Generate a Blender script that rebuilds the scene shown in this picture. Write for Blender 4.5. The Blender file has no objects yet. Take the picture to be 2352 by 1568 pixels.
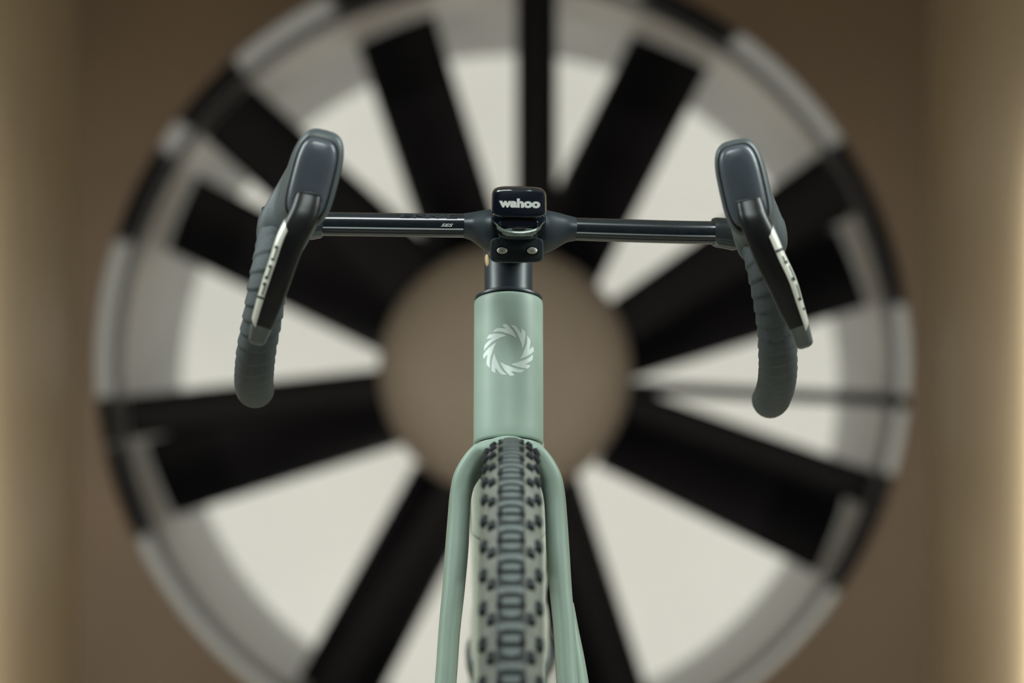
import bpy, bmesh, math, random
from mathutils import Vector, Matrix

# ------------------------------------------------------------------ camera
random.seed(4)
SC = bpy.context.scene
COL = SC.collection
FPX = 85.0 / 36.0 * 2352.0          # focal length in pixels of the 2352 x 1568 frame
DIST, ZC = 2.2, 0.8380
PITCH = math.atan(144.0 / FPX)
cam_d = bpy.data.cameras.new('camera')
cam_d.lens, cam_d.sensor_width, cam_d.sensor_fit = 85.0, 36.0, 'HORIZONTAL'
cam_d.clip_start, cam_d.clip_end = 0.05, 100
cam_d.dof.use_dof = True
cam_d.dof.focus_distance = DIST - 0.09
cam_d.dof.aperture_fstop = 3.1
cam = bpy.data.objects.new('camera', cam_d)
COL.objects.link(cam)
cam.location = (0, -DIST, ZC)
cam.rotation_euler = (math.pi / 2 - PITCH, 0, 0)
SC.camera = cam

# ------------------------------------------------------------------ light
SC.view_settings.view_transform = 'Standard'
SC.view_settings.look = 'None'
SC.view_settings.exposure = 0.0
SC.view_settings.gamma = 1.0
SC.view_settings.use_curve_mapping = False
world = bpy.data.worlds.new('world')
SC.world = world
world.use_nodes = True
world.node_tree.nodes['Background'].inputs[0].default_value = (0.75, 0.85, 1.0, 1)
world.node_tree.nodes['Background'].inputs[1].default_value = 0.02


def area(name, loc, target, sx, sy, power, color):
    d = bpy.data.lights.new(name, 'AREA')
    d.shape, d.size, d.size_y = 'RECTANGLE', sx, sy
    d.energy, d.color = power, color
    o = bpy.data.objects.new(name, d)
    COL.objects.link(o)
    o.location = loc
    o.rotation_euler = (Vector(target) - Vector(loc)).to_track_quat('-Z', 'Y').to_euler()
    return o


COOL = (0.88, 1.0, 0.97)
WARM = (1.0, 0.93, 0.80)
# strip lamps high on both walls of the test section, and one ceiling lamp ahead of the bicycle
area('strip_lamp_left', (-1.16, -0.1, 1.5), (0, -0.1, 0.75), 0.22, 1.5, 32, COOL)
area('strip_lamp_right', (1.10, -0.1, 1.5), (0, -0.1, 0.75), 0.22, 1.5, 36, COOL)
area('ceiling_lamp', (0, -1.0, 1.79), (0, -0.1, 0.8), 0.5, 0.25, 11, COOL)
# ceiling lamp further down the tunnel and an added low fill for the lower corners
area('tunnel_lamp', (0, 2.2, 1.76), (0, 3.3, 0.0), 1.6, 0.4, 4, WARM)
area('low_corner_fill', (0, 2.16, -0.16), (0, 5.0, -0.5), 2.2, 0.08, 32, WARM)
FLX = -0.028
# added fill lights out of view, grading the side walls brighter toward the camera
for sx in (-1, 1):
    area('wall_fill', (sx * 1.215 + FLX, 3.55, 0.10), (sx * 1.315 + FLX, 3.66, 0.10), 0.06, 2.0, 21 - 3 * sx, WARM)
# work lamps in the white chamber behind the fan
for i, a in enumerate((45, 135, 225, 315)):
    r = 2.25
    area('chamber_lamp', (r * math.cos(math.radians(a)), 7.5, 0.55 + r * math.sin(math.radians(a))),
         (1.05 * r * math.cos(math.radians(a)), 9.8, 0.55 + 1.05 * r * math.sin(math.radians(a))), 1.0, 1.0, 18, (1.0, 1.0, 0.975))

# ------------------------------------------------------------------ helpers
CAMV = Vector((0, -DIST, ZC))
FWD = Vector((0, math.cos(PITCH), -math.sin(PITCH)))
UPV = Vector((0, math.sin(PITCH), math.cos(PITCH)))


def ray(px, py):
    return Vector((1, 0, 0)) * ((px - 1176) / FPX) + UPV * ((784 - py) / FPX) + FWD


def P(px, py, y):
    """point of the place at depth y that the photograph shows at this pixel"""
    d = ray(px, py)
    return CAMV + d * ((y - CAMV.y) / d.y)


LEAN = math.radians(19)                       # head tube leans back
AX = Vector((0, math.sin(LEAN), math.cos(LEAN)))
_l = math.radians(15)
BROT = Matrix.Rotation(math.radians(4.5), 3, Vector((0, math.sin(_l), math.cos(_l))))
BO = P(1190, 524, -0.075)                     # middle of the handlebar
BX, BF, BU = BROT @ Vector((1, 0, 0)), BROT @ Vector((0, -1, 0)), BROT @ Vector((0, 0, 1))


def H(px, py, f):
    """point f metres in front of the handlebar (the bar is turned a little)"""
    d = ray(px, py)
    return CAMV + d * ((f - (CAMV - BO).dot(BF)) / d.dot(BF))


MATS = {}


def mat(name, col, rough=0.5, metal=0.0, coat=0.0, var=0.0, scale=30.0, bump=0.0, bscale=200.0, spec=0.5, coat_rough=0.05):
    if name in MATS:
        return MATS[name]
    m = bpy.data.materials.new(name)
    m.use_nodes = True
    nt = m.node_tree
    b = nt.nodes['Principled BSDF']
    b.inputs['Roughness'].default_value = rough
    b.inputs['Metallic'].default_value = metal
    b.inputs['Coat Weight'].default_value = coat
    b.inputs['Coat Roughness'].default_value = coat_rough
    b.inputs['Specular IOR Level'].default_value = spec
    tc = nt.nodes.new('ShaderNodeTexCoord')
    nz = nt.nodes.new('ShaderNodeTexNoise')
    nz.inputs['Scale'].default_value = scale
    nz.inputs['Detail'].default_value = 4
    nt.links.new(tc.outputs['Object'], nz.inputs['Vector'])
    rp = nt.nodes.new('ShaderNodeValToRGB')
    k0, k1 = 1 - var, 1 + var
    rp.color_ramp.elements[0].position = 0.3
    rp.color_ramp.elements[1].position = 0.7
    rp.color_ramp.elements[0].color = (col[0] * k0, col[1] * k0, col[2] * k0, 1)
    rp.color_ramp.elements[1].color = (col[0] * k1, col[1] * k1, col[2] * k1, 1)
    nt.links.new(nz.outputs['Fac'], rp.inputs['Fac'])
    nt.links.new(rp.outputs['Color'], b.inputs['Base Color'])
    if bump:
        n2 = nt.nodes.new('ShaderNodeTexNoise')
        n2.inputs['Scale'].default_value = bscale
        n2.inputs['Detail'].default_value = 3
        nt.links.new(tc.outputs['Object'], n2.inputs['Vector'])
        bp = nt.nodes.new('ShaderNodeBump')
        bp.inputs['Strength'].default_value = bump
        bp.inputs['Distance'].default_value = 0.001
        nt.links.new(n2.outputs['Fac'], bp.inputs['Height'])
        nt.links.new(bp.outputs['Normal'], b.inputs['Normal'])
    MATS[name] = m
    return m


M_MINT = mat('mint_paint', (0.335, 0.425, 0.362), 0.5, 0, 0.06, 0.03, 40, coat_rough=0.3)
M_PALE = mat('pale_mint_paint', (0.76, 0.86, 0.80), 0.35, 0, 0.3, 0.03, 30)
M_CARBON = mat('gloss_carbon', (0.010, 0.014, 0.018), 0.26, 0, 0.5, 0.3, 300, coat_rough=0.10)
M_RIDGE = mat('ridge_carbon', (0.012, 0.016, 0.020), 0.38, 0, 0, 0.2, 200)
M_SATIN = mat('satin_black', (0.022, 0.030, 0.038), 0.38, 0, 0, 0.1, 60, spec=0.55)
M_RUBBER = mat('hood_rubber', (0.062, 0.074, 0.080), 0.46, 0, 0, 0.12, 60, 0.15, 900)
M_CAP = mat('hood_cap_plastic', (0.060, 0.070, 0.088), 0.36, 0, 0.2, 0.1, 50, coat_rough=0.25)
M_SEAM = mat('seam_black', (0.004, 0.004, 0.006), 0.5, 0, 0, 0.1)
M_LEVER = mat('lever_carbon', (0.006, 0.006, 0.007), 0.38, 0, 0, 0.2, 200, spec=0.35)
M_TIP = mat('lever_tip_grey', (0.10, 0.11, 0.11), 0.4, 0, 0.2, 0.1)
M_SILVER = mat('silver_stripe', (0.66, 0.65, 0.58), 0.35, 0.25, 0, 0.03, 80)
M_TAPE = mat('bar_tape', (0.062, 0.072, 0.080), 0.55, 0, 0, 0.5, 1800, 0.5, 2200)
M_STEEL = mat('bolt_steel', (0.80, 0.80, 0.76), 0.45, 0.35, 0, 0.05, 60)
M_WHITE = mat('white_print', (0.74, 0.76, 0.74), 0.5, 0, 0, 0.02, 60)
M_LOGO = mat('emblem_print', (0.66, 0.72, 0.68), 0.42, 0.1, 0, 0.03, 120)
M_TONE = mat('tone_print', (0.022, 0.028, 0.034), 0.3, 0, 0.4, 0.05)
M_TAN = mat('tan_plug', (0.55, 0.40, 0.20), 0.5, 0, 0, 0.1)
M_GLOSS = mat('computer_plastic', (0.006, 0.008, 0.014), 0.12, 0, 0.8, 0.1, 40, coat_rough=0.03)
M_LENS = mat('smoked_lens', (0.012, 0.030, 0.060), 0.1, 0, 1.0, 0.2, 60, coat_rough=0.03)
M_RIMG = mat('mount_resin', (0.12, 0.15, 0.13), 0.35, 0, 0.4, 0.35, 160)
M_TYRE = mat('dusty_rubber', (0.190, 0.188, 0.165), 0.75, 0, 0, 0.16, 70, 0.3, 400, spec=0.3)
M_GAPSHADE = mat('tread_gap_shade', (0.030, 0.035, 0.037), 0.7, 0, 0, 0.2, 80, spec=0.3)  # shade in the gaps between centre blocks, put into a dark colour
M_BLOCK = mat('tread_block_rubber', (0.135, 0.152, 0.150), 0.6, 0, 0, 0.15, 120, spec=0.35)
M_KNOB = mat('shaded_knob_rubber', (0.020, 0.023, 0.028), 0.65, 0, 0, 0.2, 120, spec=0.3)  # the knobs' shaded faces are put into this dark colour
M_RIM = mat('rim_carbon', (0.03, 0.03, 0.032), 0.4, 0, 0.2, 0.1)
M_BOTTLE = mat('bottle_plastic', (0.88, 0.90, 0.83), 0.4, 0, 0, 0.03, 20)
M_BLUE = mat('bottle_blue_print', (0.22, 0.42, 0.50), 0.4, 0, 0, 0.1, 60)
M_CAGE = mat('cage_grey', (0.10, 0.12, 0.125), 0.45, 0, 0.2, 0.1)
M_BLADE = mat('fan_blade_charcoal', (0.005, 0.0045, 0.0065), 0.6, 0, 0, 0.25, 6, spec=0.12)
M_BTIP = mat('fan_blade_tip_black', (0.002, 0.002, 0.003), 0.6, 0, 0, 0.1, spec=0.1)
M_STRUT = mat('fan_strut_black', (0.004, 0.004, 0.0055), 0.6, 0, 0, 0.2, 5, spec=0.1)
M_HUB = mat('fan_hub_taupe', (0.205, 0.178, 0.147), 0.6, 0, 0, 0.05, 3)
M_DUCT = mat('duct_black_gloss', (0.014, 0.014, 0.016), 0.14, 0.0, 0, 0.06, 4, spec=0.7)
M_DUCTB = mat('duct_grey_paint', (0.56, 0.56, 0.56), 0.5, 0, 0, 0.04, 4)
M_FANWALL = mat('fan_wall_brown_board', (0.064, 0.040, 0.0185), 0.6, 0, 0, 0.10, 2.5)
M_WALL = mat('tunnel_wall_tan', (0.29, 0.24, 0.165), 0.55, 0, 0, 0.06, 1.8)
M_FLOOR = mat('tunnel_floor', (0.50, 0.47, 0.40), 0.5, 0, 0, 0.1, 3)
M_CEIL = mat('tunnel_ceiling', (0.30, 0.28, 0.24), 0.6, 0, 0, 0.05, 3)
M_CHAMBER = mat('chamber_white', (0.80, 0.795, 0.755), 0.7, 0, 0, 0.02, 2)


def world_inv(parent):
    if parent is None or parent.type != 'EMPTY':
        return Matrix.Identity(4)
    return Matrix.Translation(-parent.location)


def mk(name, verts, faces, m, parent=None, smooth=True, sharp=40, M=None):
    me = bpy.data.meshes.new(name)
    me.from_pydata([tuple(v) for v in verts], [], faces)
    bm = bmesh.new()
    bm.from_mesh(me)
    bmesh.ops.recalc_face_normals(bm, faces=bm.faces)
    bm.to_mesh(me)
    bm.free()
    if smooth:
        me.polygons.foreach_set('use_smooth', [True] * len(me.polygons))
        me.set_sharp_from_angle(angle=math.radians(sharp))
    me.materials.append(m)
    return link(name, me, parent, M)


def link(name, me, parent=None, M=None):
    o = bpy.data.objects.new(name, me)
    COL.objects.link(o)
    if parent is not None:
        o.parent = parent
        o.matrix_parent_inverse = world_inv(parent)
    if M is not None:
        o.matrix_basis = M
    return o


def empty(name, loc, label, cat, group=None):
    o = bpy.data.objects.new(name, None)
    COL.objects.link(o)
    o.location = loc
    o['label'], o['category'] = label, cat
    if group:
        o['group'] = group
    return o


def loft_data(rings, cap=True, closed=False):
    n = len(rings[0])
    v = [p for r in rings for p in r]
    f = []
    K = len(rings)
    for i in range(K if closed else K - 1):
        a, b = i * n, ((i + 1) % K) * n
        for j in range(n):
            k = (j + 1) % n
            f.append((a + j, a + k, b + k, b + j))
    if cap and not closed:
        f.append(tuple(reversed(range(n))))
        f.append(tuple(range((K - 1) * n, K * n)))
    return v, f


def loft(name, rings, m, parent=None, cap=True, closed=False, sharp=40):
    v, f = loft_data(rings, cap, closed)
    return mk(name, v, f, m, parent, True, sharp)


def sup(t, n):
    c, s = math.cos(t), math.sin(t)
    return math.copysign(abs(c) ** (2 / n), c), math.copysign(abs(s) ** (2 / n), s)


def ring(c, u, v, a, b, n=2.0, N=32):
    out = []
    for j in range(N):
        x, y = sup(2 * math.pi * j / N, n)
        out.append(c + u * (a * x) + v * (b * y))
    return out


def lerp(a, b, t):
    return a + (b - a) * t


def crom(pts, sub):
    """Catmull-Rom through tuples of numbers"""
    out = []
    for i in range(len(pts) - 1):
        p0, p1, p2, p3 = pts[max(i - 1, 0)], pts[i], pts[i + 1], pts[min(i + 2, len(pts) - 1)]
        for k in range(sub):
            t = k / sub
            out.append(tuple(0.5 * ((2 * b) + (c - a) * t + (2 * a - 5 * b + 4 * c - d) * t * t + (3 * b - a - 3 * c + d) * t ** 3)
                             for a, b, c, d in zip(p0, p1, p2, p3)))
    out.append(tuple(pts[-1]))
    return out


def tube(name, path, rad, m, parent=None, N=20, flat=1.0, cap=True):
    rings = []
    ref = Vector((0.01, 0, 1))
    for i, p in enumerate(path):
        t = (path[min(i + 1, len(path) - 1)] - path[max(i - 1, 0)]).normalized()
        u = t.cross(ref)
        if u.length < 0.2:
            u = t.cross(Vector((1, 0, 0)))
        u.normalize()
        v = u.cross(t).normalized()
        r = rad[i] if isinstance(rad, (list, tuple)) else rad
        rings.append(ring(p, u, v, r, r * flat, 2, N))
    return loft(name, rings, m, parent, cap)


def box_data(c, u, v, w, a, b, d, bev=0.25):
    """block with a smaller top: base a x b, height d along w"""
    k = 1 - bev
    vs = []
    for s, h in ((1.0, 0.0), (1.0, d * 0.55), (k, d)):
        for x, y in ((-1, -1), (1, -1), (1, 1), (-1, 1)):
            vs.append(c + u * (a * s * x) + v * (b * s * y) + w * h)
    fs = [(3, 2, 1, 0), (8, 9, 10, 11)]
    for q in (0, 4):
        for j in range(4):
            k2 = (j + 1) % 4
            fs.append((q + j, q + k2, q + 4 + k2, q + 4 + j))
    return vs, fs


def text_mesh(name, body, size, m, parent, M, extr=0.0002, bold=0.0, shear=0.0, spacing=1.0, fit=None):
    cu = bpy.data.curves.new(name, 'FONT')
    cu.body, cu.size, cu.extrude, cu.offset, cu.shear = body, size, extr, bold, shear
    cu.align_x, cu.align_y, cu.space_character = 'CENTER', 'CENTER', spacing
    tmp = bpy.data.objects.new(name, cu)
    COL.objects.link(tmp)
    dg = bpy.context.evaluated_depsgraph_get()
    me = bpy.data.meshes.new_from_object(tmp.evaluated_get(dg))
    bpy.data.objects.remove(tmp)
    bpy.data.curves.remove(cu)
    if fit:
        xs = [v.co.x for v in me.vertices]
        ys = [v.co.y for v in me.vertices]
        cx, cy = (min(xs) + max(xs)) / 2, (min(ys) + max(ys)) / 2
        sx, sy = fit[0] / (max(xs) - min(xs)), fit[1] / (max(ys) - min(ys))
        for v in me.vertices:
            v.co.x, v.co.y = (v.co.x - cx) * sx, (v.co.y - cy) * sy
    me.materials.clear()
    me.materials.append(m)
    for v in me.vertices:
        v.co = M @ v.co
    me.name = name
    return link(name, me, parent)


def frame_matrix(o, x, y, z):
    return Matrix(((x.x, y.x, z.x, o.x), (x.y, y.y, z.y, o.y), (x.z, y.z, z.z, o.z), (0, 0, 0, 1)))


def struct(o, label, cat):
    o['kind'], o['label'], o['category'] = 'structure', label, cat
    return o


def quad_wall(name, pts, m, label, cat, thick):
    """flat slab: quad pts, thick = vector of its thickness"""
    v = [Vector(p) for p in pts] + [Vector(p) + Vector(thick) for p in pts]
    f = [(0, 1, 2, 3), (7, 6, 5, 4)] + [(i, (i + 1) % 4, (i + 1) % 4 + 4, i + 4) for i in range(4)]
    return struct(mk(name, v, f, m, None, False), label, cat)


# ------------------------------------------------------------------ the tunnel
YF = 5.2                                     # wall that carries the fan
FL, FR = P(1155, 838, 5.185), P(1163, 862, 6.05)   # fan axis: middle of the duct's lip and of the rotor
FC = lerp(FL, FR, 0.0)


def fan_c(y):
    return lerp(FL, FR, (y - FL.y) / (FR.y - FL.y))


FANZ, FANX = FC.z, FC.x
RD = 1.250                                   # duct radius
HW = 1.30                                    # half width of the tunnel
ZB, ZT = FANZ - HW, FANZ + HW
YN = -3.6
quad_wall('wall_left', [(FANX - HW, YN, ZB), (FANX - HW, YF, ZB), (FANX - HW, YF, ZT), (FANX - HW, YN, ZT)], M_WALL,
          'tan painted side wall at the left edge of the picture', 'wall', (-0.06, 0, 0))
quad_wall('wall_right', [(FANX + HW, YN, ZB), (FANX + HW, YF, ZB), (FANX + HW, YF, ZT), (FANX + HW, YN, ZT)], M_WALL,
          'tan painted side wall at the right edge of the picture', 'wall', (0.06, 0, 0))
quad_wall('ceiling', [(FANX - HW, YN, ZT), (FANX + HW, YN, ZT), (FANX + HW, YF, ZT), (FANX - HW, YF, ZT)], M_CEIL,
          'plain tunnel ceiling above the bicycle', 'ceiling', (0, 0, 0.06))
quad_wall('floor', [(FANX - HW, YN, 0), (FANX + HW, YN, 0), (FANX + HW, 2.1, 0), (FANX - HW, 2.1, 0)], M_FLOOR,
          'raised tunnel floor the bicycle stands on', 'floor', (0, 0, -0.10))
quad_wall('floor_lower', [(FANX - HW, 2.1, ZB), (FANX + HW, 2.1, ZB), (FANX + HW, YF, ZB), (FANX - HW, YF, ZB)], M_FLOOR,
          'lower floor in front of the fan wall', 'floor', (0, 0, -0.06))
quad_wall('wall_step', [(FANX - HW, 2.1, ZB), (FANX + HW, 2.1, ZB), (FANX + HW, 2.1, -0.1), (FANX - HW, 2.1, -0.1)], M_FLOOR,
          'step down from the raised floor', 'wall', (0, -0.05, 0))
quad_wall('wall_front', [(FANX - HW, YN, ZB), (FANX + HW, YN, ZB), (FANX + HW, YN, ZT), (FANX - HW, YN, ZT)],
          mat('far_end_dark', (0.035, 0.035, 0.04), 0.7), 'dark end wall behind the camera', 'wall', (0, -0.06, 0))


def fan_wall():
    N = 96
    v, f = [], []
    for y in (YF, YF + 0.02):
        for k in range(N):
            a = 2 * math.pi * k / N
            v.append(Vector((FANX + RD * math.cos(a), y, FANZ + RD * math.sin(a))))
        for k in range(N):
            a = 2 * math.pi * k / N
            c, s = math.cos(a), math.sin(a)
            q = HW / max(abs(c), abs(s))
            v.append(Vector((FANX + q * c, y, FANZ + q * s)))
    for k in range(N):
        n = (k + 1) % N
        f.append((k, n, N + n, N + k))
        f.append((2 * N + k, 3 * N + k, 3 * N + n, 2 * N + n))
        f.append((k, 2 * N + k, 2 * N + n, n))
    return mk('wall_back', v, f, M_FANWALL, None, False)


struct(fan_wall(), 'dark brown board wall around the round fan opening', 'wall')
# white chamber behind the fan
CH, YC0, YC1 = 2.7, 6.96, 9.9
chz0, chz1 = FANZ - CH, FANZ + CH
quad_wall('wall_chamber_back', [(FANX - CH, YC1, chz0), (FANX + CH, YC1, chz0), (FANX + CH, YC1, chz1), (FANX - CH, YC1, chz1)], M_CHAMBER,
          'bright white wall seen between the fan blades', 'wall', (0, 0.05, 0))
quad_wall('wall_chamber_left', [(FANX - CH, YC0, chz0), (FANX - CH, YC1, chz0), (FANX - CH, YC1, chz1), (FANX - CH, YC0, chz1)], M_CHAMBER,
          'white left wall of the chamber behind the fan', 'wall', (-0.05, 0, 0))
quad_wall('wall_chamber_right', [(FANX + CH, YC0, chz0), (FANX + CH, YC1, chz0), (FANX + CH, YC1, chz1), (FANX + CH, YC0, chz1)], M_CHAMBER,
          'white right wall of the chamber behind the fan', 'wall', (0.05, 0, 0))
quad_wall('ceiling_chamber', [(FANX - CH, YC0, chz1), (FANX + CH, YC0, chz1), (FANX + CH, YC1, chz1), (FANX - CH, YC1, chz1)], M_CHAMBER,
          'white ceiling of the chamber behind the fan', 'ceiling', (0, 0, 0.05))
quad_wall('floor_chamber', [(FANX - CH, YC0, chz0), (FANX + CH, YC0, chz0), (FANX + CH, YC1, chz0), (FANX - CH, YC1, chz0)], M_CHAMBER,
          'white floor of the chamber behind the fan', 'floor', (0, 0, -0.05))


# ------------------------------------------------------------------ the fan
def cyl_shell(name, r0, r1, y0, y1, m, parent, N=96):
    rings = []
    for r, y in ((r0, y0), (r0, y1), (r1, y1), (r1, y0)):
        rings.append([fan_c(y) + Vector((r * math.cos(2 * math.pi * k / N), 0, r * math.sin(2 * math.pi * k / N))) for k in range(N)])
    return loft(name, rings, m, parent, False, True, 40)


duct = empty('fan_duct', (FANX, 5.9, FANZ - RD), 'round grey fan duct with black support struts behind the blades', 'duct')
cyl_shell('front_ring', RD, RD + 0.03, YF + 0.02, 5.53, M_DUCT, duct)
cyl_shell('joint_flange', RD - 0.008, RD + 0.03, 5.53, 5.64, mat('flange_grey', (0.02, 0.02, 0.023), 0.5, 0.0, 0, 0.05, 4), duct)
cyl_shell('tip_ring', RD, RD + 0.03, 5.64, 6.20, M_DUCTB, duct)
cyl_shell('rear_ring', RD, RD + 0.03, 6.20, 6.99, M_DUCTB, duct)
cyl_shell('rear_wall_plate', RD + 0.03, 3.9, 6.93, 6.99, M_CHAMBER, duct, 48)


def strut(p0, h0, p1, h1, y, depth, name='strut'):
    a, b = P(p0[0], p0[1], y), P(p1[0], p1[1], y)
    d = (b - a)
    d.y = 0
    d.normalize()
    n = Vector((-d.z, 0, d.x))
    s = (y - CAMV.y) / FPX
    rings = [ring(q, n, Vector((0, 1, 0)), h * s, depth, 3.5, 20) for q, h in ((a, h0), (lerp(a, b, 0.5), (h0 + h1) / 2), (b, h1))]
    return loft(name, rings, M_STRUT, duct)


for p0, h0, p1, h1 in [((1232, 640), 47, (1232, -40), 47), ((1370, 780), 54, (1950, 405), 82), ((975, 665), 86, (485, 220), 82), ((930, 882), 42, (300, 958), 50),
                       ((1060, 1090), 45, (730, 1630), 47), ((1262, 1090), 45, (1465, 1680), 47), ((1400, 910), 38, (2035, 1135), 42)]:
    strut(p0, h0, p1, h1, 5.74, 0.05)
strut((1430, 888), 15, (2040, 918), 15, 5.70, 0.03, 'guy_bar')

YR = 6.05
rotor = empty('fan_rotor', fan_c(YR), 'large black eight bladed fan with a taupe hub behind the bicycle', 'fan')


def hub():
    N = 64
    prof = [(0.0, 5.52), (0.12, 5.525), (0.25, 5.545), (0.34, 5.575), (0.40, 5.62), (0.412, 5.66), (0.415, 5.72), (0.42, 6.4), (0.3, 6.5)]
    rings = [[fan_c(y) + Vector((r * math.cos(2 * math.pi * k / N), 0, r * math.sin(2 * math.pi * k / N))) for k in range(N)] for r, y in prof[1:]]
    return loft('hub', rings, M_HUB, rotor, True, False, 60)


hub()
S8 = (YR + DIST) / FPX
RT = 831 * S8


def blade(deg):
    a = math.radians(deg)
    e = Vector((math.cos(a), 0, math.sin(a)))
    n = Vector((-math.sin(a), 0, math.cos(a)))
    yv = Vector((0, 1, 0))
    NR = 14
    rings = []
    for i in range(NR + 1):
        r = lerp(0.40, RT, i / NR)
        hw = lerp(90, 95, i / NR) * S8
        tw = math.radians(lerp(52, 30, i / NR))
        hc = hw / math.cos(tw)
        u = n * math.cos(tw) + yv * math.sin(tw)
        w = e.cross(u).normalized()
        c = fan_c(YR) + e * r
        rg = []
        for j in range(24):
            t = 2 * math.pi * j / 24
            x, z = math.cos(t), math.sin(t)
            rg.append(c + u * (hc * x) + w * (0.022 * z * (1 - 0.35 * x) + 0.03 * (1 - x * x)))
        rings.append(rg)
    k = 10
    b = loft('blade', rings[:k + 1], M_BLADE, rotor)
    loft('tip', rings[k:], M_BTIP, b)


for dg in (63.2, 107.8, 153.4, 196.7, 241.8, 287.3, 334, 17.5):
    blade(dg)

# ------------------------------------------------------------------ the bicycle
HT = P(1168, 690, 0.0)                        # top of the head tube, on its axis
HB = HT - AX * ((P(1168, 1021, -0.047) - HT).length)
AXLE = Vector((HT.x, -0.215, ZC - 0.4855))
bike = empty('bicycle', (HT.x, AXLE.y, 0), 'mint green gravel bicycle with black drop bars seen head on', 'bicycle')
EX = Vector((1, 0, 0))
EY = EX.cross(AX) * -1                         # horizontal-ish, towards the camera
if EY.y > 0:
    EY = -EY


def axr(t, r, N=64, a=1.0, n=2.0):
    return ring(HT + AX * t, EX, EY, r, r * a, n, N)


HR = 0.0312
LHT = (HT - HB).length
head = loft('head_tube', [axr(-0.0012, HR - 0.0012), axr(-0.0022, HR - 0.0003), axr(-0.004, HR)] +
            [axr(-LHT * k / 12, HR * (1 + 0.0 * k)) for k in range(1, 12)] +
            [axr(-LHT + 0.003, HR), axr(-LHT + 0.0012, HR - 0.0005), axr(-LHT + 0.0004, HR - 0.0016)], M_MINT, bike)
# emblem on the head tube
arm = [(-467, 428), (-425, 478), (-367, 533), (-297, 551), (-185, 549), (-77, 541), (-187, 628), (-137, 651), (-52, 658), (53, 568),
       (143, 463), (195, 375), (238, 283), (103, 363), (-47, 418), (-187, 455), (-297, 460), (-380, 450)]


def arm_fix(x, y):
    r, a = math.hypot(x, y), math.degrees(math.atan2(y, x))
    a = math.radians(131.5 - (137.5 - a) * 0.88)
    return r * math.cos(a), r * math.sin(a)


arm = [arm_fix(x, y) for x, y in arm]
EMT = -((P(1168, 828, -0.02) - HT).length) * 0.985


def emblem():
    bm = bmesh.new()
    SCL = 58.0 * 0.394e-3 / 662
    for k in range(8):
        a = -k * math.pi / 4
        vs = []
        for x, y in arm:
            X, Y = x * math.cos(a) - y * math.sin(a), x * math.sin(a) + y * math.cos(a)
            vs.append(bm.verts.new((X * SCL, Y * SCL, 0)))
        bm.faces.new(vs)
    bmesh.ops.triangulate(bm, faces=bm.faces[:])
    bmesh.ops.subdivide_edges(bm, edges=bm.edges[:], cuts=3, use_grid_fill=True)
    RR = HR + 0.00012
    for v in bm.verts:
        x, y = v.co.x, v.co.y * 1.06
        th = math.asin(max(-1, min(1, x / RR)))
        v.co = HT + AX * (EMT + y) + EX * (RR * math.sin(th)) + EY * (RR * math.cos(th))
    me = bpy.data.meshes.new('emblem')
    bm.to_mesh(me)
    bm.free()
    me.polygons.foreach_set('use_smooth', [True] * len(me.polygons))
    me.materials.append(M_LOGO)
    o = link('emblem', me, head)
    o['label'] = 'pale round emblem of eight barbed blades'


emblem()
# headset cover and steerer column
loft('headset_cover', [axr(0.0, HR - 0.0006), axr(0.0015, HR - 0.0004), axr(0.0022, HR - 0.0006), axr(0.0044, HR - 0.0040), axr(0.0052, HR - 0.0062), axr(0.0054, 0.020)], M_SATIN, bike)
loft('steerer_cover', [axr(0.005, 0.0224), axr(0.012, 0.0222), axr(0.03, 0.0224), axr(0.05, 0.0230), axr(0.056, 0.0226), axr(0.058, 0.021)], M_SATIN, bike)
ORP = P(1119.5, 598, 0.0)
on = Vector((-0.80, -0.60, 0.0))
ou, ov = Vector((0, 0, 1)), on.cross(Vector((0, 0, 1)))
loft('plug', [ring(ORP + on * h, (ou + ov * 0.12).normalized(), ov, a, b, 2, 20) for h, a, b in ((-0.004, 0.0056, 0.0030), (0.0006, 0.0056, 0.0030), (0.0011, 0.0046, 0.0022))], M_TAN, bike)
# stem
sa, sb = HT + AX * 0.046, BO + BU * -0.004
stem = []
for k in range(9):
    t = k / 8
    stem.append(ring(lerp(sa, sb, t), BX, Vector((0, 0.12, 1)).normalized(), lerp(0.0205, 0.0225, t), lerp(0.011, 0.0185, t), 2.6, 28))
loft('stem', stem, M_SATIN, bike)


# handlebar: matte clamp section and two gloss wings
def bar_ring(px, top, bot, f, depth, n=2.4, N=32):
    c = H(px, (top + bot) / 2, f)
    hh = (H(px, top, f) - H(px, bot, f)).length / 2
    return ring(c, BF, BU, depth, hh, n, N)


cent = [(1064, 490, 546, 0), (1082, 487.5, 552, 0), (1098, 484.5, 563, 0.002), (1112, 482, 573, 0.004), (1126, 480.5, 579, 0.005), (1140, 480, 581, 0.005),
        (1190, 480, 582, 0.005), (1240, 482, 582, 0.005), (1254, 483, 581, 0.005), (1268, 485.5, 576, 0.004), (1284, 489, 567, 0.002), (1302, 494, 557, 0), (1321, 499, 553, 0)]
loft('bar_clamp', [bar_ring(a, b, c, d, 0.0165, 2.3) for a, b, c, d in crom(cent, 4)], M_SATIN, bike)
wl = [(1064, 490.5, 545.5, 0.0), (1000, 490, 545, 0.0), (900, 489, 543.5, 0), (800, 487.5, 542, 0), (730, 487, 541, 0.002), (690, 487, 541, 0.007), (660, 488, 542, 0.02)]
wr = [(1321, 499.5, 552.5, 0.0), (1400, 502, 555, 0.0), (1500, 505, 558, 0), (1580, 507, 560, 0), (1650, 508, 561, 0.002), (1690, 509, 562, 0.007), (1720, 510, 563, 0.02)]
wings = []
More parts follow.
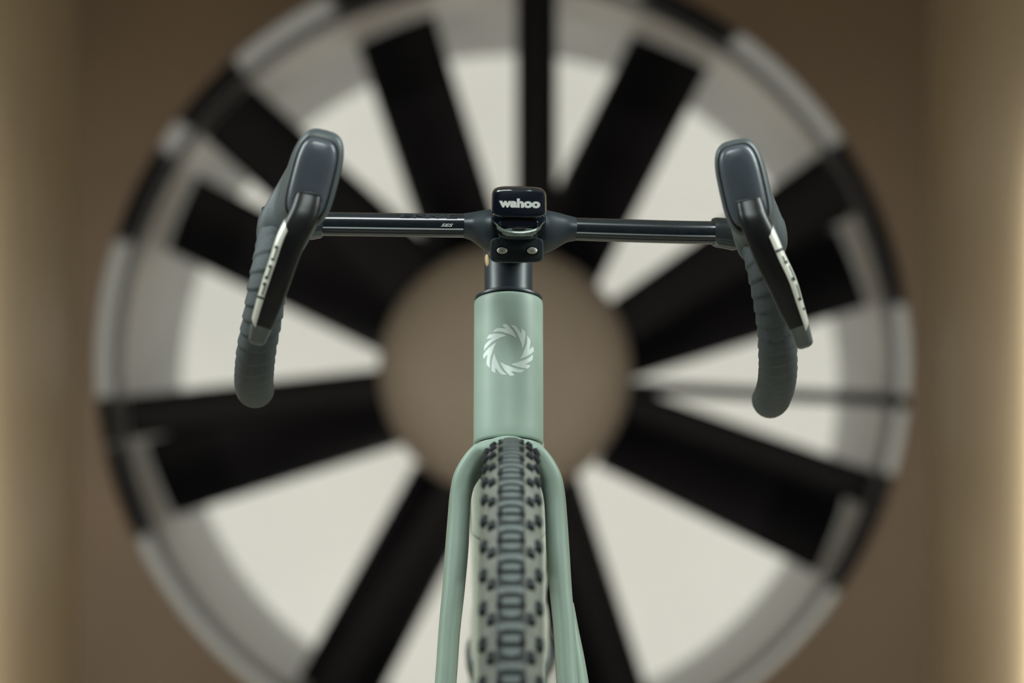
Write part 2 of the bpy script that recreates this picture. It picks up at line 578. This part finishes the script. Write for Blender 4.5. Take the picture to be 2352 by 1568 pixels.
for w in (wl, wr):
    wings.append(loft('bar_wing', [bar_ring(a, b, c, d, 0.0148, 2.9) for a, b, c, d in crom(w, 5)], M_CARBON, bike))


def bar_text(body, px, py, f, wpx, hpx, m, parent, bold=0.0, shear=0.0, tilt=0.0):
    s = (H(px, py, f) - CAMV).length / FPX
    z = (BF * math.cos(tilt) + BU * math.sin(tilt)).normalized()
    y = z.cross(BX).normalized()
    return text_mesh('lettering', body, 0.02, m, parent, frame_matrix(H(px, py, f), BX, y, z), 0.00012, bold, shear, 1.0, (wpx * s, hpx * s))


bar_text('SES', 1027, 517, 0.0156, 28, 7, M_WHITE, wings[0], 0.0004, 0.35)
bar_text('ENVE', 985, 496, 0.0128, 130, 13, M_TONE, wings[0], 0.0004, 0.0, 0.75)
# a thin moulded line along the front of each wing, and a lower lip
for w, i in ((wl, 0), (wr, 1)):
    cw = crom(w, 5)[:-8]
    path = [H(a, lerp(b, c, 0.68), d + 0.0142) for a, b, c, d in cw]
    tube('cable_ridge', path, 0.0016, M_RIDGE, wings[i], 8, 1.0)
    path = [H(a, lerp(b, c, 0.83), d + 0.0118) for a, b, c, d in cw]
    tube('cable_ridge', path, 0.0013, M_RIDGE, wings[i], 8, 1.0)

# face plate with two bolts
fp = []
for f, k in ((0.004, 1.0), (0.021, 1.0), (0.0245, 0.985), (0.0262, 0.95), (0.0268, 0.86)):
    rg = []
    for j in range(40):
        x, y = sup(2 * math.pi * j / 40, 6)
        rg.append(H(1187 + 62 * x * k, 574 - 29.5 * y * (0.5 + 0.5 * k), f))
    fp.append(rg)
plate = loft('face_plate', fp, M_SATIN, bike)
for bx in (1153, 1222):
    bp = H(bx, 577, 0.0262)
    loft('bolt_recess', [ring(bp + BF * h, BX, BU, r * 1.3, r, 2, 24) for h, r in ((-0.003, 0.0046), (0.0007, 0.0046), (0.0009, 0.0041))], M_SEAM, plate)
    loft('bolt', [ring(bp + BF * h + BU * 0.0006, BX, BU, r * 1.35, r * 0.85, 2, 24) for h, r in ((-0.002, 0.0033), (0.0016, 0.0033), (0.0022, 0.0028), (0.0023, 0.0009), (0.0016, 0.0008))], M_STEEL, plate)
bar_text('MAX TORQUE', 1188, 575.2, 0.0270, 30, 2.6, M_TONE, plate)
bar_text('5 NM', 1188, 580.5, 0.0270, 12, 2.6, M_TONE, plate)


# hoods, caps, levers, tape
def px_ring(c, hw, hh, tilt, f, n, N=40, bulge=0.0):
    ct, st = math.cos(tilt), math.sin(tilt)
    out = []
    for j in range(N):
        x, y = sup(2 * math.pi * j / N, n)
        X, Y = x * hw, y * hh
        out.append(H(c[0] + X * ct + Y * st, c[1] - (Y * ct - X * st), f + bulge * (-(y * y))))
    return out


def hood(secs, tilt):
    rings = [px_ring((a, b), hw, hh, tl * tilt, f, n) for a, b, hw, hh, f, tl, n in crom(secs, 4)]
    return loft('lever_hood', rings, M_RUBBER, bike, True, False, 50)


TL, TRR = math.radians(14.5), math.radians(-12.5)
hl = hood([(660, 520, 40, 42, 0.008, 0.3, 2.2), (650, 522, 56, 58, 0.035, 0.4, 2.3), (651, 524, 61, 68, 0.060, 0.6, 2.4), (655, 520, 60, 70, 0.072, 0.65, 2.4), (692, 454, 55, 97, 0.084, 0.96, 2.7), (703, 434, 56, 103, 0.10, 1, 2.8),
           (712, 416, 58, 112, 0.125, 1, 3.0), (720, 408, 58, 113, 0.148, 1, 3.2), (720.5, 408, 55, 109, 0.154, 1, 3.3), (720, 409, 50, 102, 0.157, 1, 3.3)], TL)
hr = hood([(1735, 540, 40, 42, 0.008, 0.3, 2.2), (1744, 540, 54, 58, 0.035, 0.4, 2.3), (1747, 540, 60, 66, 0.060, 0.6, 2.4), (1745, 537, 60, 68, 0.072, 0.65, 2.4), (1722, 474, 55, 97, 0.084, 0.96, 2.7), (1717, 456, 56, 103, 0.10, 1, 2.8),
           (1713, 438, 58, 112, 0.125, 1, 3.0), (1709, 431, 58, 113, 0.148, 1, 3.2), (1709, 431, 55, 109, 0.154, 1, 3.3), (1709, 432, 50, 102, 0.157, 1, 3.3)], TRR)
for o, c, tilt in ((hl, (716, 411), TL), (hr, (1707, 427), TRR)):
    loft('cap_seam', [px_ring(c, 50, 99, tilt, 0.150, 3.6), px_ring(c, 50, 99, tilt, 0.1578, 3.6), px_ring(c, 47, 96, tilt, 0.1582, 3.6)], M_SEAM, o)
    loft('front_cap', [px_ring(c, w, h, tilt, f, n) for w, h, f, n in ((46, 95, 0.150, 3.6), (46, 95, 0.1585, 3.6), (44.5, 93.5, 0.1620, 3.5), (41, 90, 0.1640, 3.4),
                                                                     (34, 82, 0.1656, 3.0), (20, 62, 0.1664, 2.6), (6, 20, 0.1667, 2.2))], M_CAP, o)


def lever(pts, side):
    """pts: (px, py, half width px, f, half depth)"""
    c = crom(pts, 6)

    def surf(i, t, off=0.0, wid=1.0):
        x0, y0, hw, f, d = c[i]
        xa, ya = c[max(i - 1, 0)][:2]
        xb, yb = c[min(i + 1, len(c) - 1)][:2]
        L = math.hypot(xb - xa, yb - ya)
        nx, ny = (yb - ya) / L, -(xb - xa) / L          # to the right of the downward path
        if nx < 0:
            nx, ny = -nx, -ny
        cx, sy = sup(t, 2.6)
        s = 0.36e-3
        return H(x0 + nx * (hw + off / s) * cx, y0 + ny * (hw + off / s) * cx, f + (d + off) * sy)

    N = 36
    nb = len(c) - 7
    lv = loft('brake_lever', [[surf(i, 2 * math.pi * j / N) for j in range(N)] for i in range(0, nb + 1)], M_LEVER, bike, True, False, 60)
    rt = [[surf(i, 2 * math.pi * j / N) for j in range(N)] for i in range(nb, len(c))]
    x0, y0, hw, f, d = c[-1]
    last = rt[-1]
    cen = sum(last, Vector()) / len(last)
    dn = (last[0] - rt[-2][0]).normalized()
    for k, s in ((0.0016, 0.9), (0.003, 0.7), (0.0038, 0.4)):
        rt.append([lerp(cen, p, s) + dn * k for p in last])
    loft('lever_tip', rt, M_TIP, lv, True, False, 60)

    # silver stripe along the outer edge, with dark lettering marks
    def st(fr, q, off):
        """fr: fractional index along, q: 0 outer edge .. 1 inner edge of the stripe"""
        i = max(0, min(len(c) - 2, int(fr)))
        t0 = math.pi - 0.20 + q * (-0.98)
        t = t0 if side < 0 else math.pi - t0
        return lerp(surf(i, t, off), surf(i + 1, t, off), fr - i)

    def idx(py):
        for i in range(len(c) - 1):
            if c[i][1] <= py <= c[i + 1][1]:
                return i + (py - c[i][1]) / (c[i + 1][1] - c[i][1])
        return len(c) - 1.0

    def patch(name, y0, y1, q0, q1, off, m, sk0=0.0, sk1=0.0, ny=24, nq=5):
        v, fcs = [], []
        for a in range(ny + 1):
            for b in range(nq + 1):
                q = lerp(q0, q1, b / nq)
                py = lerp(y0 + sk0 * b / nq, y1 + sk1 * b / nq, a / ny)
                v.append(st(idx(py), q, off))
        for a in range(ny):
            for b in range(nq):
                i = a * (nq + 1) + b
                fcs.append((i, i + 1, i + nq + 2, i + nq + 1))
        return v, fcs

    if side < 0:
        y0, y1, s0, s1 = 517, 738, 20, 18
        marks = [(573, 579, .42, .8), (573, 606, .68, .8), (601, 606, .42, .8), (617, 623, .42, .8), (617, 648, .68, .8), (642, 648, .42, .8),
                 (657, 663, .42, .8), (657, 684, .68, .8), (688, 693, 0.05, .98)]
    else:
        y0, y1, s0, s1 = 530, 746, 20, 18
        marks = [(582, 588, .05, .98), (600, 612, .5, .62), (612, 618, .3, .7), (624, 650, .3, .42), (648, 655, .3, .7), (664, 694, .3, .42),
                 (692, 699, .3, .7), (716, 721, .2, .5)]
    v, fcs = patch('s', y0, y1, 0, 1, 0.0004, M_SILVER, s0, s1)
    mk('silver_stripe', v, fcs, M_SILVER, lv)
    V, F = [], []
    for a, b, q0, q1 in marks:
        v, fcs = patch('m', a, b, q0, q1, 0.0007, M_SEAM, 0, 0, 6, 2)
        F += [tuple(i + len(V) for i in t) for t in fcs]
        V += v
    mk('lettering', V, F, M_SEAM, lv)
    # dark seam round the root of the lever
    return lv


lever([(709, 447, 30, 0.1610, 0.0085), (703, 475, 32.5, 0.1640, 0.0095), (693, 503, 34, 0.1665, 0.0100), (669, 550, 34, 0.1680, 0.0100), (651, 600, 32, 0.1660, 0.0100),
       (634, 650, 31.5, 0.1620, 0.0100), (617, 700, 29.5, 0.1560, 0.0095), (600, 750, 25, 0.1490, 0.0085), (590, 783, 20, 0.1430, 0.0070)], -1)
lever([(1720, 460, 30, 0.1610, 0.0085), (1725, 480, 32, 0.1635, 0.0095), (1732, 505, 33, 0.1665, 0.0100), (1751, 550, 35, 0.1680, 0.0100), (1772, 600, 35, 0.1660, 0.0100),
       (1796, 650, 34, 0.1620, 0.0100), (1815, 700, 30, 0.1560, 0.0095), (1835, 750, 24, 0.1490, 0.0085), (1848, 790, 20.5, 0.1430, 0.0070)], 1)


def lever_seam(parent, pts):
    tube('lever_seam', [H(*p) for p in pts], 0.0009, M_SEAM, parent, 8)


lever_seam(hl, [(667, 478, 0.163), (673, 452, 0.1648), (680, 441, 0.1656), (710, 443, 0.1672), (735, 449, 0.1656), (739, 458, 0.1648), (731, 490, 0.163)])
lever_seam(hr, [(1703, 500, 0.163), (1690, 472, 0.1648), (1691, 464, 0.1656), (1720, 458, 0.1672), (1746, 453, 0.1656), (1752, 462, 0.1648), (1760, 485, 0.163)])
for px, py, o in ((606, 482, hl), (1797, 512, hr)):
    loft('hood_button', [ring(H(px, py, 0.066 + h), BX, BU, r, r * 1.3, 2, 16) for h, r in ((-0.002, 0.0022), (0.0, 0.0022), (0.0008, 0.0012))], M_SEAM, o)


def tape(pts, rad=0.0168):
    pth = [H(*p) for p in crom(pts, 14)]
    # even spacing
    L = [0.0]
    for a, b in zip(pth, pth[1:]):
        L.append(L[-1] + (b - a).length)
    n = int(L[-1] / 0.0011)
    ev, k = [], 0
    for i in range(n + 1):
        s = L[-1] * i / n
        while k < len(L) - 2 and L[k + 1] < s:
            k += 1
        ev.append(lerp(pth[k], pth[k + 1], (s - L[k]) / max(1e-9, L[k + 1] - L[k])))
    rings = []
    N = 36
    pitch = 0.0125
    for i, p in enumerate(ev):
        t = (ev[min(i + 2, n)] - ev[max(i - 2, 0)]).normalized()
        u = BX - t * BX.dot(t)
        u.normalize()
        w = t.cross(u).normalized()
        rg = []
        for j in range(N):
            a = 2 * math.pi * j / N
            ph = ((L[-1] * i / n) / pitch + 0.22 * math.cos(a) + 0.10 * math.sin(a)) % 1.0
            saw = (ph / 0.86) if ph < 0.86 else (1 - ph) / 0.14
            r = rad * (0.94 + 0.075 * saw)
            if i < 3:
                r *= 0.9
            rg.append(p + u * (r * math.cos(a)) + w * (r * math.sin(a)))
        rings.append(rg)
    t = loft('bar_tape', rings, M_TAPE, bike, True, False, 50)
    e, d = ev[-1], (ev[-1] - ev[-4]).normalized()
    u = BX
    w = d.cross(u).normalized()
    loft('end_plug', [ring(e + d * h, u, w, r, r, 2, 24) for h, r in ((-0.002, rad * 0.9), (0.001, rad * 1.02), (0.004, rad * 0.9), (0.005, rad * 0.5))], M_SATIN, t)


tape([(640, 535, .060), (632, 570, .080), (625, 605, .088), (616, 650, .090), (608, 700, .087), (599, 750, .079), (589.5, 800, .066), (584.5, 845, .045), (583, 877, .012), (585, 892, -.03), (587, 893, -.09)])
tape([(1745, 545, .060), (1750, 575, .080), (1757, 605, .088), (1767, 650, .090), (1776, 700, .087), (1783, 750, .079), (1786, 800, .066), (1787, 845, .045), (1783, 883, .012), (1774, 911, -.03), (1769, 918, -.09)])
# glossy finishing collar where the bar enters each hood
for a0, a1, t0, t1 in ((742, 712, 484, 546), (1637, 1690, 499, 566)):
    rr = []
    for k in range(9):
        t = k / 8
        g = 1.0 + 0.10 * math.sin(t * math.pi * 3)
        c = (t0 + t1) / 2 + (6 * t if a0 > 1000 else 2 * t)
        hh = ((t1 - t0) / 2 - (2 if t in (0, 1) else 0)) * (0.94 + 0.06 * g) * (1 + 0.12 * t)
        rr.append(bar_ring(lerp(a0, a1, t), c - hh, c + hh, 0.002 + 0.012 * t, 0.0165 * (1 + 0.1 * t), 2.3))
    loft('finishing_tape', rr, M_CARBON, bike)

# ------------------------------------------------------------------ fork
arch = [(1013, 1700, 24, 0.030), (1025, 1550, 24.5, 0.030), (1032, 1450, 24.5, 0.029), (1042, 1350, 25.5, 0.028), (1049, 1264, 26.5, 0.027), (1053, 1200, 25.5, 0.026), (1058, 1138, 24.5, 0.026),
        (1070, 1096, 25, 0.028), (1098, 1058, 25, 0.031), (1132, 1039, 26, 0.034), (1166, 1032, 27, 0.035)]
arch = arch + [(2331 - x - (0 if y < 1200 else (y - 1200) * 0.012), y, w, d) for x, y, w, d in reversed(arch[:-1])]


def fork_y(py):
    return -0.060 - 0.344 * max(0.0, (py - 1030)) * 0.000385


fpts = crom(arch, 5)
frings = []
for i, (x, y, w, d) in enumerate(fpts):
    c = P(x, y, fork_y(y))
    xa, ya = fpts[max(i - 1, 0)][:2]
    xb, yb = fpts[min(i + 1, len(fpts) - 1)][:2]
    n = Vector((yb - ya, 0, xb - xa))
    n.normalize()
    t = Vector((xb - xa, 0, -(yb - ya))).normalized()
    dv = Vector((0, -math.cos(LEAN), math.sin(LEAN)))
    dv = (dv - t * dv.dot(t)).normalized() if abs(t.z) > 0.5 else lerp(Vector((0, -1, 0)), dv, 0.6).normalized()
    s = (fork_y(y) + DIST) / FPX
    frings.append(ring(c, n, dv, w * s, d, 2.8, 28))
fork = loft('fork', frings, M_MINT, bike, True, False, 60)
loft('crown_race', [ring(HB + AX * t, EX, EY, r, r, 2, 64) for t, r in ((-0.0006, HR - 0.0022), (-0.0014, HR - 0.0004), (-0.0025, HR), (-0.010, HR + 0.0005), (-0.022, HR - 0.001), (-0.03, HR - 0.006))], M_MINT, fork)
loft('crown_gap', [ring(HB + AX * t, EX, EY, r, r, 2, 48) for t, r in ((0.0012, HR - 0.0024), (-0.0018, HR - 0.0024))], M_SEAM, fork)
# dropouts carry the fork down to the axle; the disc brake side is wider
for sx in (-1, 1):
    top = P(1013, 1690, fork_y(1690)) if sx < 0 else P(1312, 1690, fork_y(1690))
    end = AXLE + Vector((sx * 0.058, 0.0, 0))
    tube('dropout', [lerp(top + Vector((0, 0, 0.02)), end, k / 8) + Vector((0, 0.012 * math.sin(k / 8 * 3.14), 0)) for k in range(9)], [lerp(0.0095, 0.008, k / 8) for k in range(9)], M_MINT, fork, 16, 2.2)
bk = [(1310, 1385, 8, 0.012), (1318, 1450, 12, 0.018), (1327, 1520, 17, 0.022), (1335, 1600, 21, 0.024), (1340, 1700, 22, 0.024)]
loft('brake_boss', [ring(P(x, y, fork_y(y) + 0.030), EX, Vector((0, -1, 0)), w * 0.385e-3, d, 2.6, 24) for x, y, w, d in crom(bk, 4)], M_MINT, fork)

# ------------------------------------------------------------------ front wheel
RTY, RMIN = 0.3525, 0.0232
RC = RTY - RMIN                                # tube centre radius


def wheel_pt(axle, al, lat, rad):
    """al: angle from the top towards the camera; lat: sideways; rad: from the axle"""
    return axle + Vector((lat, -math.sin(al) * rad, math.cos(al) * rad))


def torus(name, axle, rc, rm, m, parent, a0=0.0, a1=2 * math.pi, lift=0.0, NA=120, NB=36, closed=True):
    rings = []
    for i in range(NA):
        al = 2 * math.pi * i / NA
        rg = []
        for j in range(NB if closed else NB + 1):
            b = a0 + (a1 - a0) * j / NB
            rg.append(wheel_pt(axle, al, (rm + lift) * math.sin(b), rc + (rm + lift) * math.cos(b)))
        rings.append(rg)
    n = len(rings[0])
    v = [p for r in rings for p in r]
    f = []
    for i in range(NA):
        for j in range(n if closed else n - 1):
            k = (j + 1) % n
            i2 = (i + 1) % NA
            f.append((i * n + j, i * n + k, i2 * n + k, i2 * n + j))
    return mk(name, v, f, m, parent, True, 80)


WX = P(1174, 1250, -0.42).x
AXF = Vector((WX, AXLE.y, AXLE.z))
tyre = torus('front_tyre', AXF, RC, RMIN, M_TYRE, bike)
B1 = 0.0103 / RMIN
torus('gap_shade_band', AXF, RC, RMIN, M_GAPSHADE, tyre, -B1, B1, 0.0004, 120, 10, False)  # dark strip painting the shade between the centre blocks


def tread_frame(axle, al, lat):
    b = math.asin(lat / RMIN)
    c = wheel_pt(axle, al, RMIN * math.sin(b), RC + RMIN * math.cos(b))
    w = Vector((math.sin(b), -math.sin(al) * math.cos(b), math.cos(al) * math.cos(b)))   # outward
    v = Vector((0, -math.cos(al), -math.sin(al)))                                       # along the tread
    u = v.cross(w).normalized()
    if u.x < 0:
        u = -u
    return frame_matrix(c, u, v, w)


O3 = Vector((0, 0, 0))
UX, UY, UZ = Vector((1, 0, 0)), Vector((0, 1, 0)), Vector((0, 0, 1))


def arc_block(a, b, d, sag, curve=5):
    """wide centre block whose lower edge bows and which follows the tyre's crown"""
    v, f = [], []
    for i in range(curve + 1):
        x = lerp(-a, a, i / curve)
        q = 1 - (x / a) ** 2
        drop = RMIN - math.sqrt(RMIN ** 2 - x * x)
        for (y, z) in ((-b, -0.0006), (-b, d), (b + sag * q, d), (b + sag * q, -0.0006)):
            v.append(Vector((x * (0.93 if z > 0 else 1), y * (0.9 if z > 0 else 1), z - drop)))
    for i in range(curve):
        o = i * 4
        for j in range(4):
            k = (j + 1) % 4
            f.append((o + j, o + k, o + 4 + k, o + 4 + j))
    f.append((3, 2, 1, 0))
    o = curve * 4
    f.append((o, o + 1, o + 2, o + 3))
    return v, f


PITCH_N = 68
DA = 2 * math.pi / PITCH_N
AL0 = math.radians(15.0)                       # angle of the first bowed row
# (mesh, lateral, phase): three centre rows, inner and outer side knobs
KB = {'wide': (arc_block(0.0098, 0.0034, 0.0019, 0.0006), M_BLOCK, 'tread_block'),
      'mid': (arc_block(0.0066, 0.0031, 0.0021, 0.0008), M_BLOCK, 'tread_block'),
      'side': (box_data(O3, UX, UY, UZ, 0.0017, 0.0030, 0.0020), M_KNOB, 'tread_block'),
      'bow': (arc_block(0.0070, 0.0022, 0.0021, 0.0036), M_BLOCK, 'tread_block'),
      'inner': (box_data(O3, UX, UY, UZ, 0.0030, 0.0042, 0.0030), M_KNOB, 'side_knob'),
      'outer': (box_data(O3, UX, UY, UZ, 0.0032, 0.0050, 0.0034), M_KNOB, 'side_knob')}
LAY = [('wide', 0.0, 0.20), ('mid', 0.0, 0.53), ('side', -0.0087, 0.54), ('side', 0.0087, 0.54), ('bow', 0.0, 0.83),
       ('inner', -0.0142, 0.90), ('inner', 0.0142, 0.90), ('outer', -0.0196, 0.46), ('outer', 0.0196, 0.46)]
ME = {}
for k, ((v, f), m, nm) in KB.items():
    me = bpy.data.meshes.new(nm)
    me.from_pydata([tuple(p) for p in v], [], f)
    me.materials.append(m)
    ME[k] = me
rest_v, rest_f = {M_BLOCK: [], M_KNOB: []}, {M_BLOCK: [], M_KNOB: []}
for i in range(PITCH_N):
    for key, lat, ph in LAY:
        al = AL0 + (i + ph) * DA
        ad = (math.degrees(al) + 180) % 360 - 180
        Mx = tread_frame(AXF, al, lat)
        (v, f), m, nm = KB[key]
        if -10 < ad < 62:
            link(nm, ME[key], tyre, Mx)
        else:
            o = len(rest_v[m])
            rest_v[m] += [Mx @ p for p in v]
            rest_f[m] += [tuple(q + o for q in t) for t in f]
for m, nm in ((M_BLOCK, 'lower_tread_blocks'), (M_KNOB, 'lower_side_knobs')):
    o = mk(nm, rest_v[m], rest_f[m], m, tyre, False)
    o['kind'] = 'stuff'


def rim(axle, parent):
    prof = [(-0.0135, 0.306), (-0.0150, 0.312), (0.0150, 0.312), (0.0135, 0.306), (0.0120, 0.282), (0.005, 0.268), (-0.005, 0.268), (-0.0120, 0.282)]
    rings = [[wheel_pt(axle, 2 * math.pi * i / 96, x, r) for x, r in prof] for i in range(96)]
    v, f = loft_data(rings, False, True)
    return mk('rim', v, f, M_RIM, parent, True, 40)


rim(AXF, bike)
hubf = tube('wheel_hub', [AXF + Vector((x, 0, 0)) for x in (-0.05, -0.04, -0.03, -0.02, 0.02, 0.03, 0.04, 0.05)], [0.010, 0.024, 0.024, 0.014, 0.014, 0.024, 0.024, 0.010], M_SATIN, bike, 20)
for k in range(24):
    al = 2 * math.pi * k / 24
    sx = 0.03 if k % 2 else -0.03
    tube('spoke', [wheel_pt(AXF, al + (0.35 if k % 4 < 2 else -0.35), sx, 0.022), wheel_pt(AXF, al, sx * 0.05, 0.270)], 0.001, M_STEEL, hubf, 6)

# ------------------------------------------------------------------ rest of the frame
dt0, dt1 = HB + AX * 0.020 + Vector((0, 0.012, 0)), Vector((HT.x, 0.56, 0.285))
dd = (dt1 - dt0).normalized()
dn = EX.cross(dd).normalized()
dt = []
for t, a, b in ((0, 0.029, 0.026), (0.06, 0.032, 0.027), (0.14, 0.0355, 0.027), (0.3, 0.0365, 0.027), (0.5, 0.0375, 0.027), (0.75, 0.038, 0.028), (1, 0.038, 0.03)):
    dt.append(ring(lerp(dt0, dt1, t), EX, dn, a, b, 3.4, 36))
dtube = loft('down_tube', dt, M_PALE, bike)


def proj(p):
    d = Vector(p) - CAMV
    z = d.dot(FWD)
    return 1176 + d.x / z * FPX, 784 - d.dot(UPV) / z * FPX


def along(a, b, py):
    lo, hi = 0.0, 1.0
    for _ in range(40):
        m = (lo + hi) / 2
        if proj(lerp(a, b, m))[1] < py:
            lo = m
        else:
            hi = m
    return lo


fr = (dn if dn.z < 0 else -dn) * 0.02
for py in (1230, 1490):
    t = along(dt0 + fr, dt1 + fr, py)
    loft('paint_line', [ring(lerp(dt0, dt1, t) + dd * h, EX, dn, 0.0372, 0.0276, 3.4, 36) for h in (-0.0007, 0.0007)], M_SEAM, dtube, False)
tt0, tt1 = HT - AX * 0.028 + Vector((0, 0.01, 0)), Vector((HT.x, 0.60, ZC - 0.10))
tube('top_tube', [lerp(tt0, tt1, k / 6) for k in range(7)], [0.021, 0.021, 0.02, 0.019, 0.018, 0.017, 0.016], M_MINT, bike, 20)
st1 = Vector((HT.x, 0.62, ZC - 0.04))
tube('seat_tube', [lerp(dt1, st1, k / 6) for k in range(7)], 0.0165, M_MINT, bike, 18)
AXR = Vector((HT.x, 0.80 + 0.17, RTY))
for sx in (-1, 1):
    tube('chain_stay', [dt1 + Vector((sx * 0.03, 0.01, 0)), lerp(dt1, AXR, 0.4) + Vector((sx * 0.042, 0, 0)), AXR + Vector((sx * 0.041, 0, 0))], [0.012, 0.010, 0.008], M_MINT, bike, 12)
    tube('seat_stay', [lerp(dt1, st1, 0.8) + Vector((sx * 0.012, 0, 0)), lerp(lerp(dt1, st1, 0.8), AXR, 0.4) + Vector((sx * 0.030, 0, 0)), AXR + Vector((sx * 0.041, 0, 0))], [0.009, 0.008, 0.007], M_MINT, bike, 12)
torus('rear_tyre', AXR, RC, RMIN, M_KNOB, bike, NA=72, NB=16)
rim(AXR, bike)


# bottle cage and bottle on the upper side of the down tube
nrm = dn if dn.z > 0 else -dn
BOFF = nrm * 0.073
TB = along(dt0 + BOFF, dt1 + BOFF, 1268)        # where the bottle's cap shows
TC = along(dt0 + BOFF, dt1 + BOFF, 1500)        # where the cage's arms show
LDT = (dt1 - dt0).length
cage = loft('bottle_cage', [ring(lerp(dt0, dt1, t) + nrm * 0.029, EX, nrm, 0.012, 0.0025, 3, 20) for t in (TC - 0.06, TC, TC + 0.08, TC + 0.16, TC + 0.2)], M_CAGE, bike)


def cage_arm(sx):
    v, f = [], []
    c0 = lerp(dt0, dt1, TC) + BOFF
    N = 12
    for k in range(N + 1):
        a = lerp(-0.55, 2.0, k / N)
        hw = lerp(0.016, 0.0035, abs(k / N - 0.35) / 0.65)
        for h, r in ((-hw, 0.0445), (-hw, 0.0490), (hw, 0.0490), (hw, 0.0445)):
            v.append(c0 + dd * (h + 0.012 * k / N) + EX * (sx * r * math.cos(a - 0.75)) + nrm * (r * math.sin(a - 0.75)))
    for k in range(N):
        for j in range(4):
            f.append((k * 4 + j, k * 4 + (j + 1) % 4, k * 4 + 4 + (j + 1) % 4, k * 4 + 4 + j))
    f += [(3, 2, 1, 0), tuple(range(N * 4, N * 4 + 4))]
    mk('cage_arm', v, f, M_CAGE, cage)


for sx in (-1, 1):
    cage_arm(sx)

blen = 0.21
b0 = lerp(dt0, dt1, TB) + BOFF
bottle = empty('water_bottle', b0 + dd * blen, 'pale cream water bottle with blue print behind the front tyre', 'bottle')


def brg(s, r, N=36):
    return ring(b0 + dd * s, EX, nrm, r, r, 2, N)


sc = (TC - TB) * LDT                            # distance from the cap to the cage arms
loft('bottle_body', [brg(s * sc, r) for s, r in crom([(0.40, 0.034), (0.46, 0.0365), (0.52, 0.0395), (0.62, 0.0425), (0.75, 0.0435), (0.95, 0.0435)], 5)] +
     [brg(s, r) for s, r in ((sc * 1.2, 0.0435), (sc * 1.25, 0.0425), (blen - 0.006, 0.0425), (blen - 0.001, 0.040), (blen, 0.032))], M_BOTTLE, bottle)
loft('cap', [brg(s * sc, r) for s, r in crom([(-0.06, 0.008), (-0.02, 0.011), (0.04, 0.020), (0.08, 0.031), (0.16, 0.0375), (0.26, 0.040), (0.34, 0.0385), (0.40, 0.034)], 4)], M_BOTTLE, bottle)
for i in range(6):
    s = sc * 1.04 + i * 0.012
    loft('printed_band', [brg(s + h, 0.0440) for h in (0.0, 0.0045 if i % 2 else 0.0085)], M_BLUE, bottle, False)

# ------------------------------------------------------------------ bike computer on its out-front mount
comp = empty('bike_computer', H(1190, 500, 0.04), 'glossy black bike computer with white lettering mounted ahead of the stem', 'bike computer')
body = []
for f, k, hh, cy in ((-0.004, 0.80, 28, 463), (0.0, 0.95, 33, 463), (0.006, 1.0, 36, 464), (0.04, 1.0, 36, 465), (0.067, 1.0, 36, 466), (0.072, 0.99, 35, 466.5), (0.0755, 0.97, 33.2, 467), (0.0782, 0.945, 31, 467.5), (0.0790, 0.90, 28.5, 468)):
    rg = []
    for j in range(48):
        x, y = sup(2 * math.pi * j / 48, 5.5)
        tap = 1.0 - 0.02 * y
        rg.append(H(1191.5 - (0.0 if f > 0.01 else 0), cy, f) + BX * (x * 64 * k * tap * 0.368e-3) + BU * (y * hh * 0.368e-3 + (0.0010 * (1 - x * x) if y > 0 else 0)))
    body.append(rg)
cb = loft('case', body, M_GLOSS, comp, True, False, 35)
bar_text('wahoo', 1193.5, 466.5, 0.0794, 95, 21, M_WHITE, comp, 0.0011)
# lower housing and lens of the mount
low = [(1127, 497), (1256, 497), (1254, 508), (1246, 516), (1241, 526), (1223, 543), (1163, 543), (1145, 526), (1139, 516), (1129, 508)]
cx, cy = 1192, 517
lr = []
for f, k in ((0.012, 0.93), (0.020, 1.0), (0.066, 1.0), (0.070, 0.985), (0.072, 0.95), (0.0725, 0.90)):
    lr.append([H(cx + (x - cx) * k, cy + (y - cy) * k, f) for x, y in low])
loft('mount_housing', lr, M_LENS, comp, True, False, 25)
loft('lens', [px_ring((1192, 512), w, h, 0, f, 2.4) for w, h, f in ((46, 12, 0.070), (46, 12, 0.0735), (43, 10.5, 0.0748), (30, 6, 0.0752))], M_GLOSS, comp)
path = []
for k in range(25):
    t = math.pi * k / 24
    path.append(H(1192 + 47 * math.cos(t), 520 + 15 * math.sin(t), 0.0735))
tube('lens_rim', path, 0.0016, M_RIMG, comp, 8)
loft('mount_plate', [px_ring((1193, 533), w, h, 0, f, 2.6) for w, h, f in ((40, 10, 0.071), (40, 10, 0.0738), (36, 8.5, 0.0746))], M_RIMG, comp)
loft('mount_slot', [px_ring((1192, 526), w, h, 0, f, 2.0) for w, h, f in ((16, 3.2, 0.073), (16, 3.2, 0.0752), (14, 2.4, 0.0753))], M_SEAM, comp)
loft('mount_arm', [ring(H(1190, y, f), BX, BU, 0.017, 0.0045, 3, 24) for y, f in ((533, 0.066), (535, 0.05), (538, 0.03), (542, 0.018))], M_SATIN, comp)
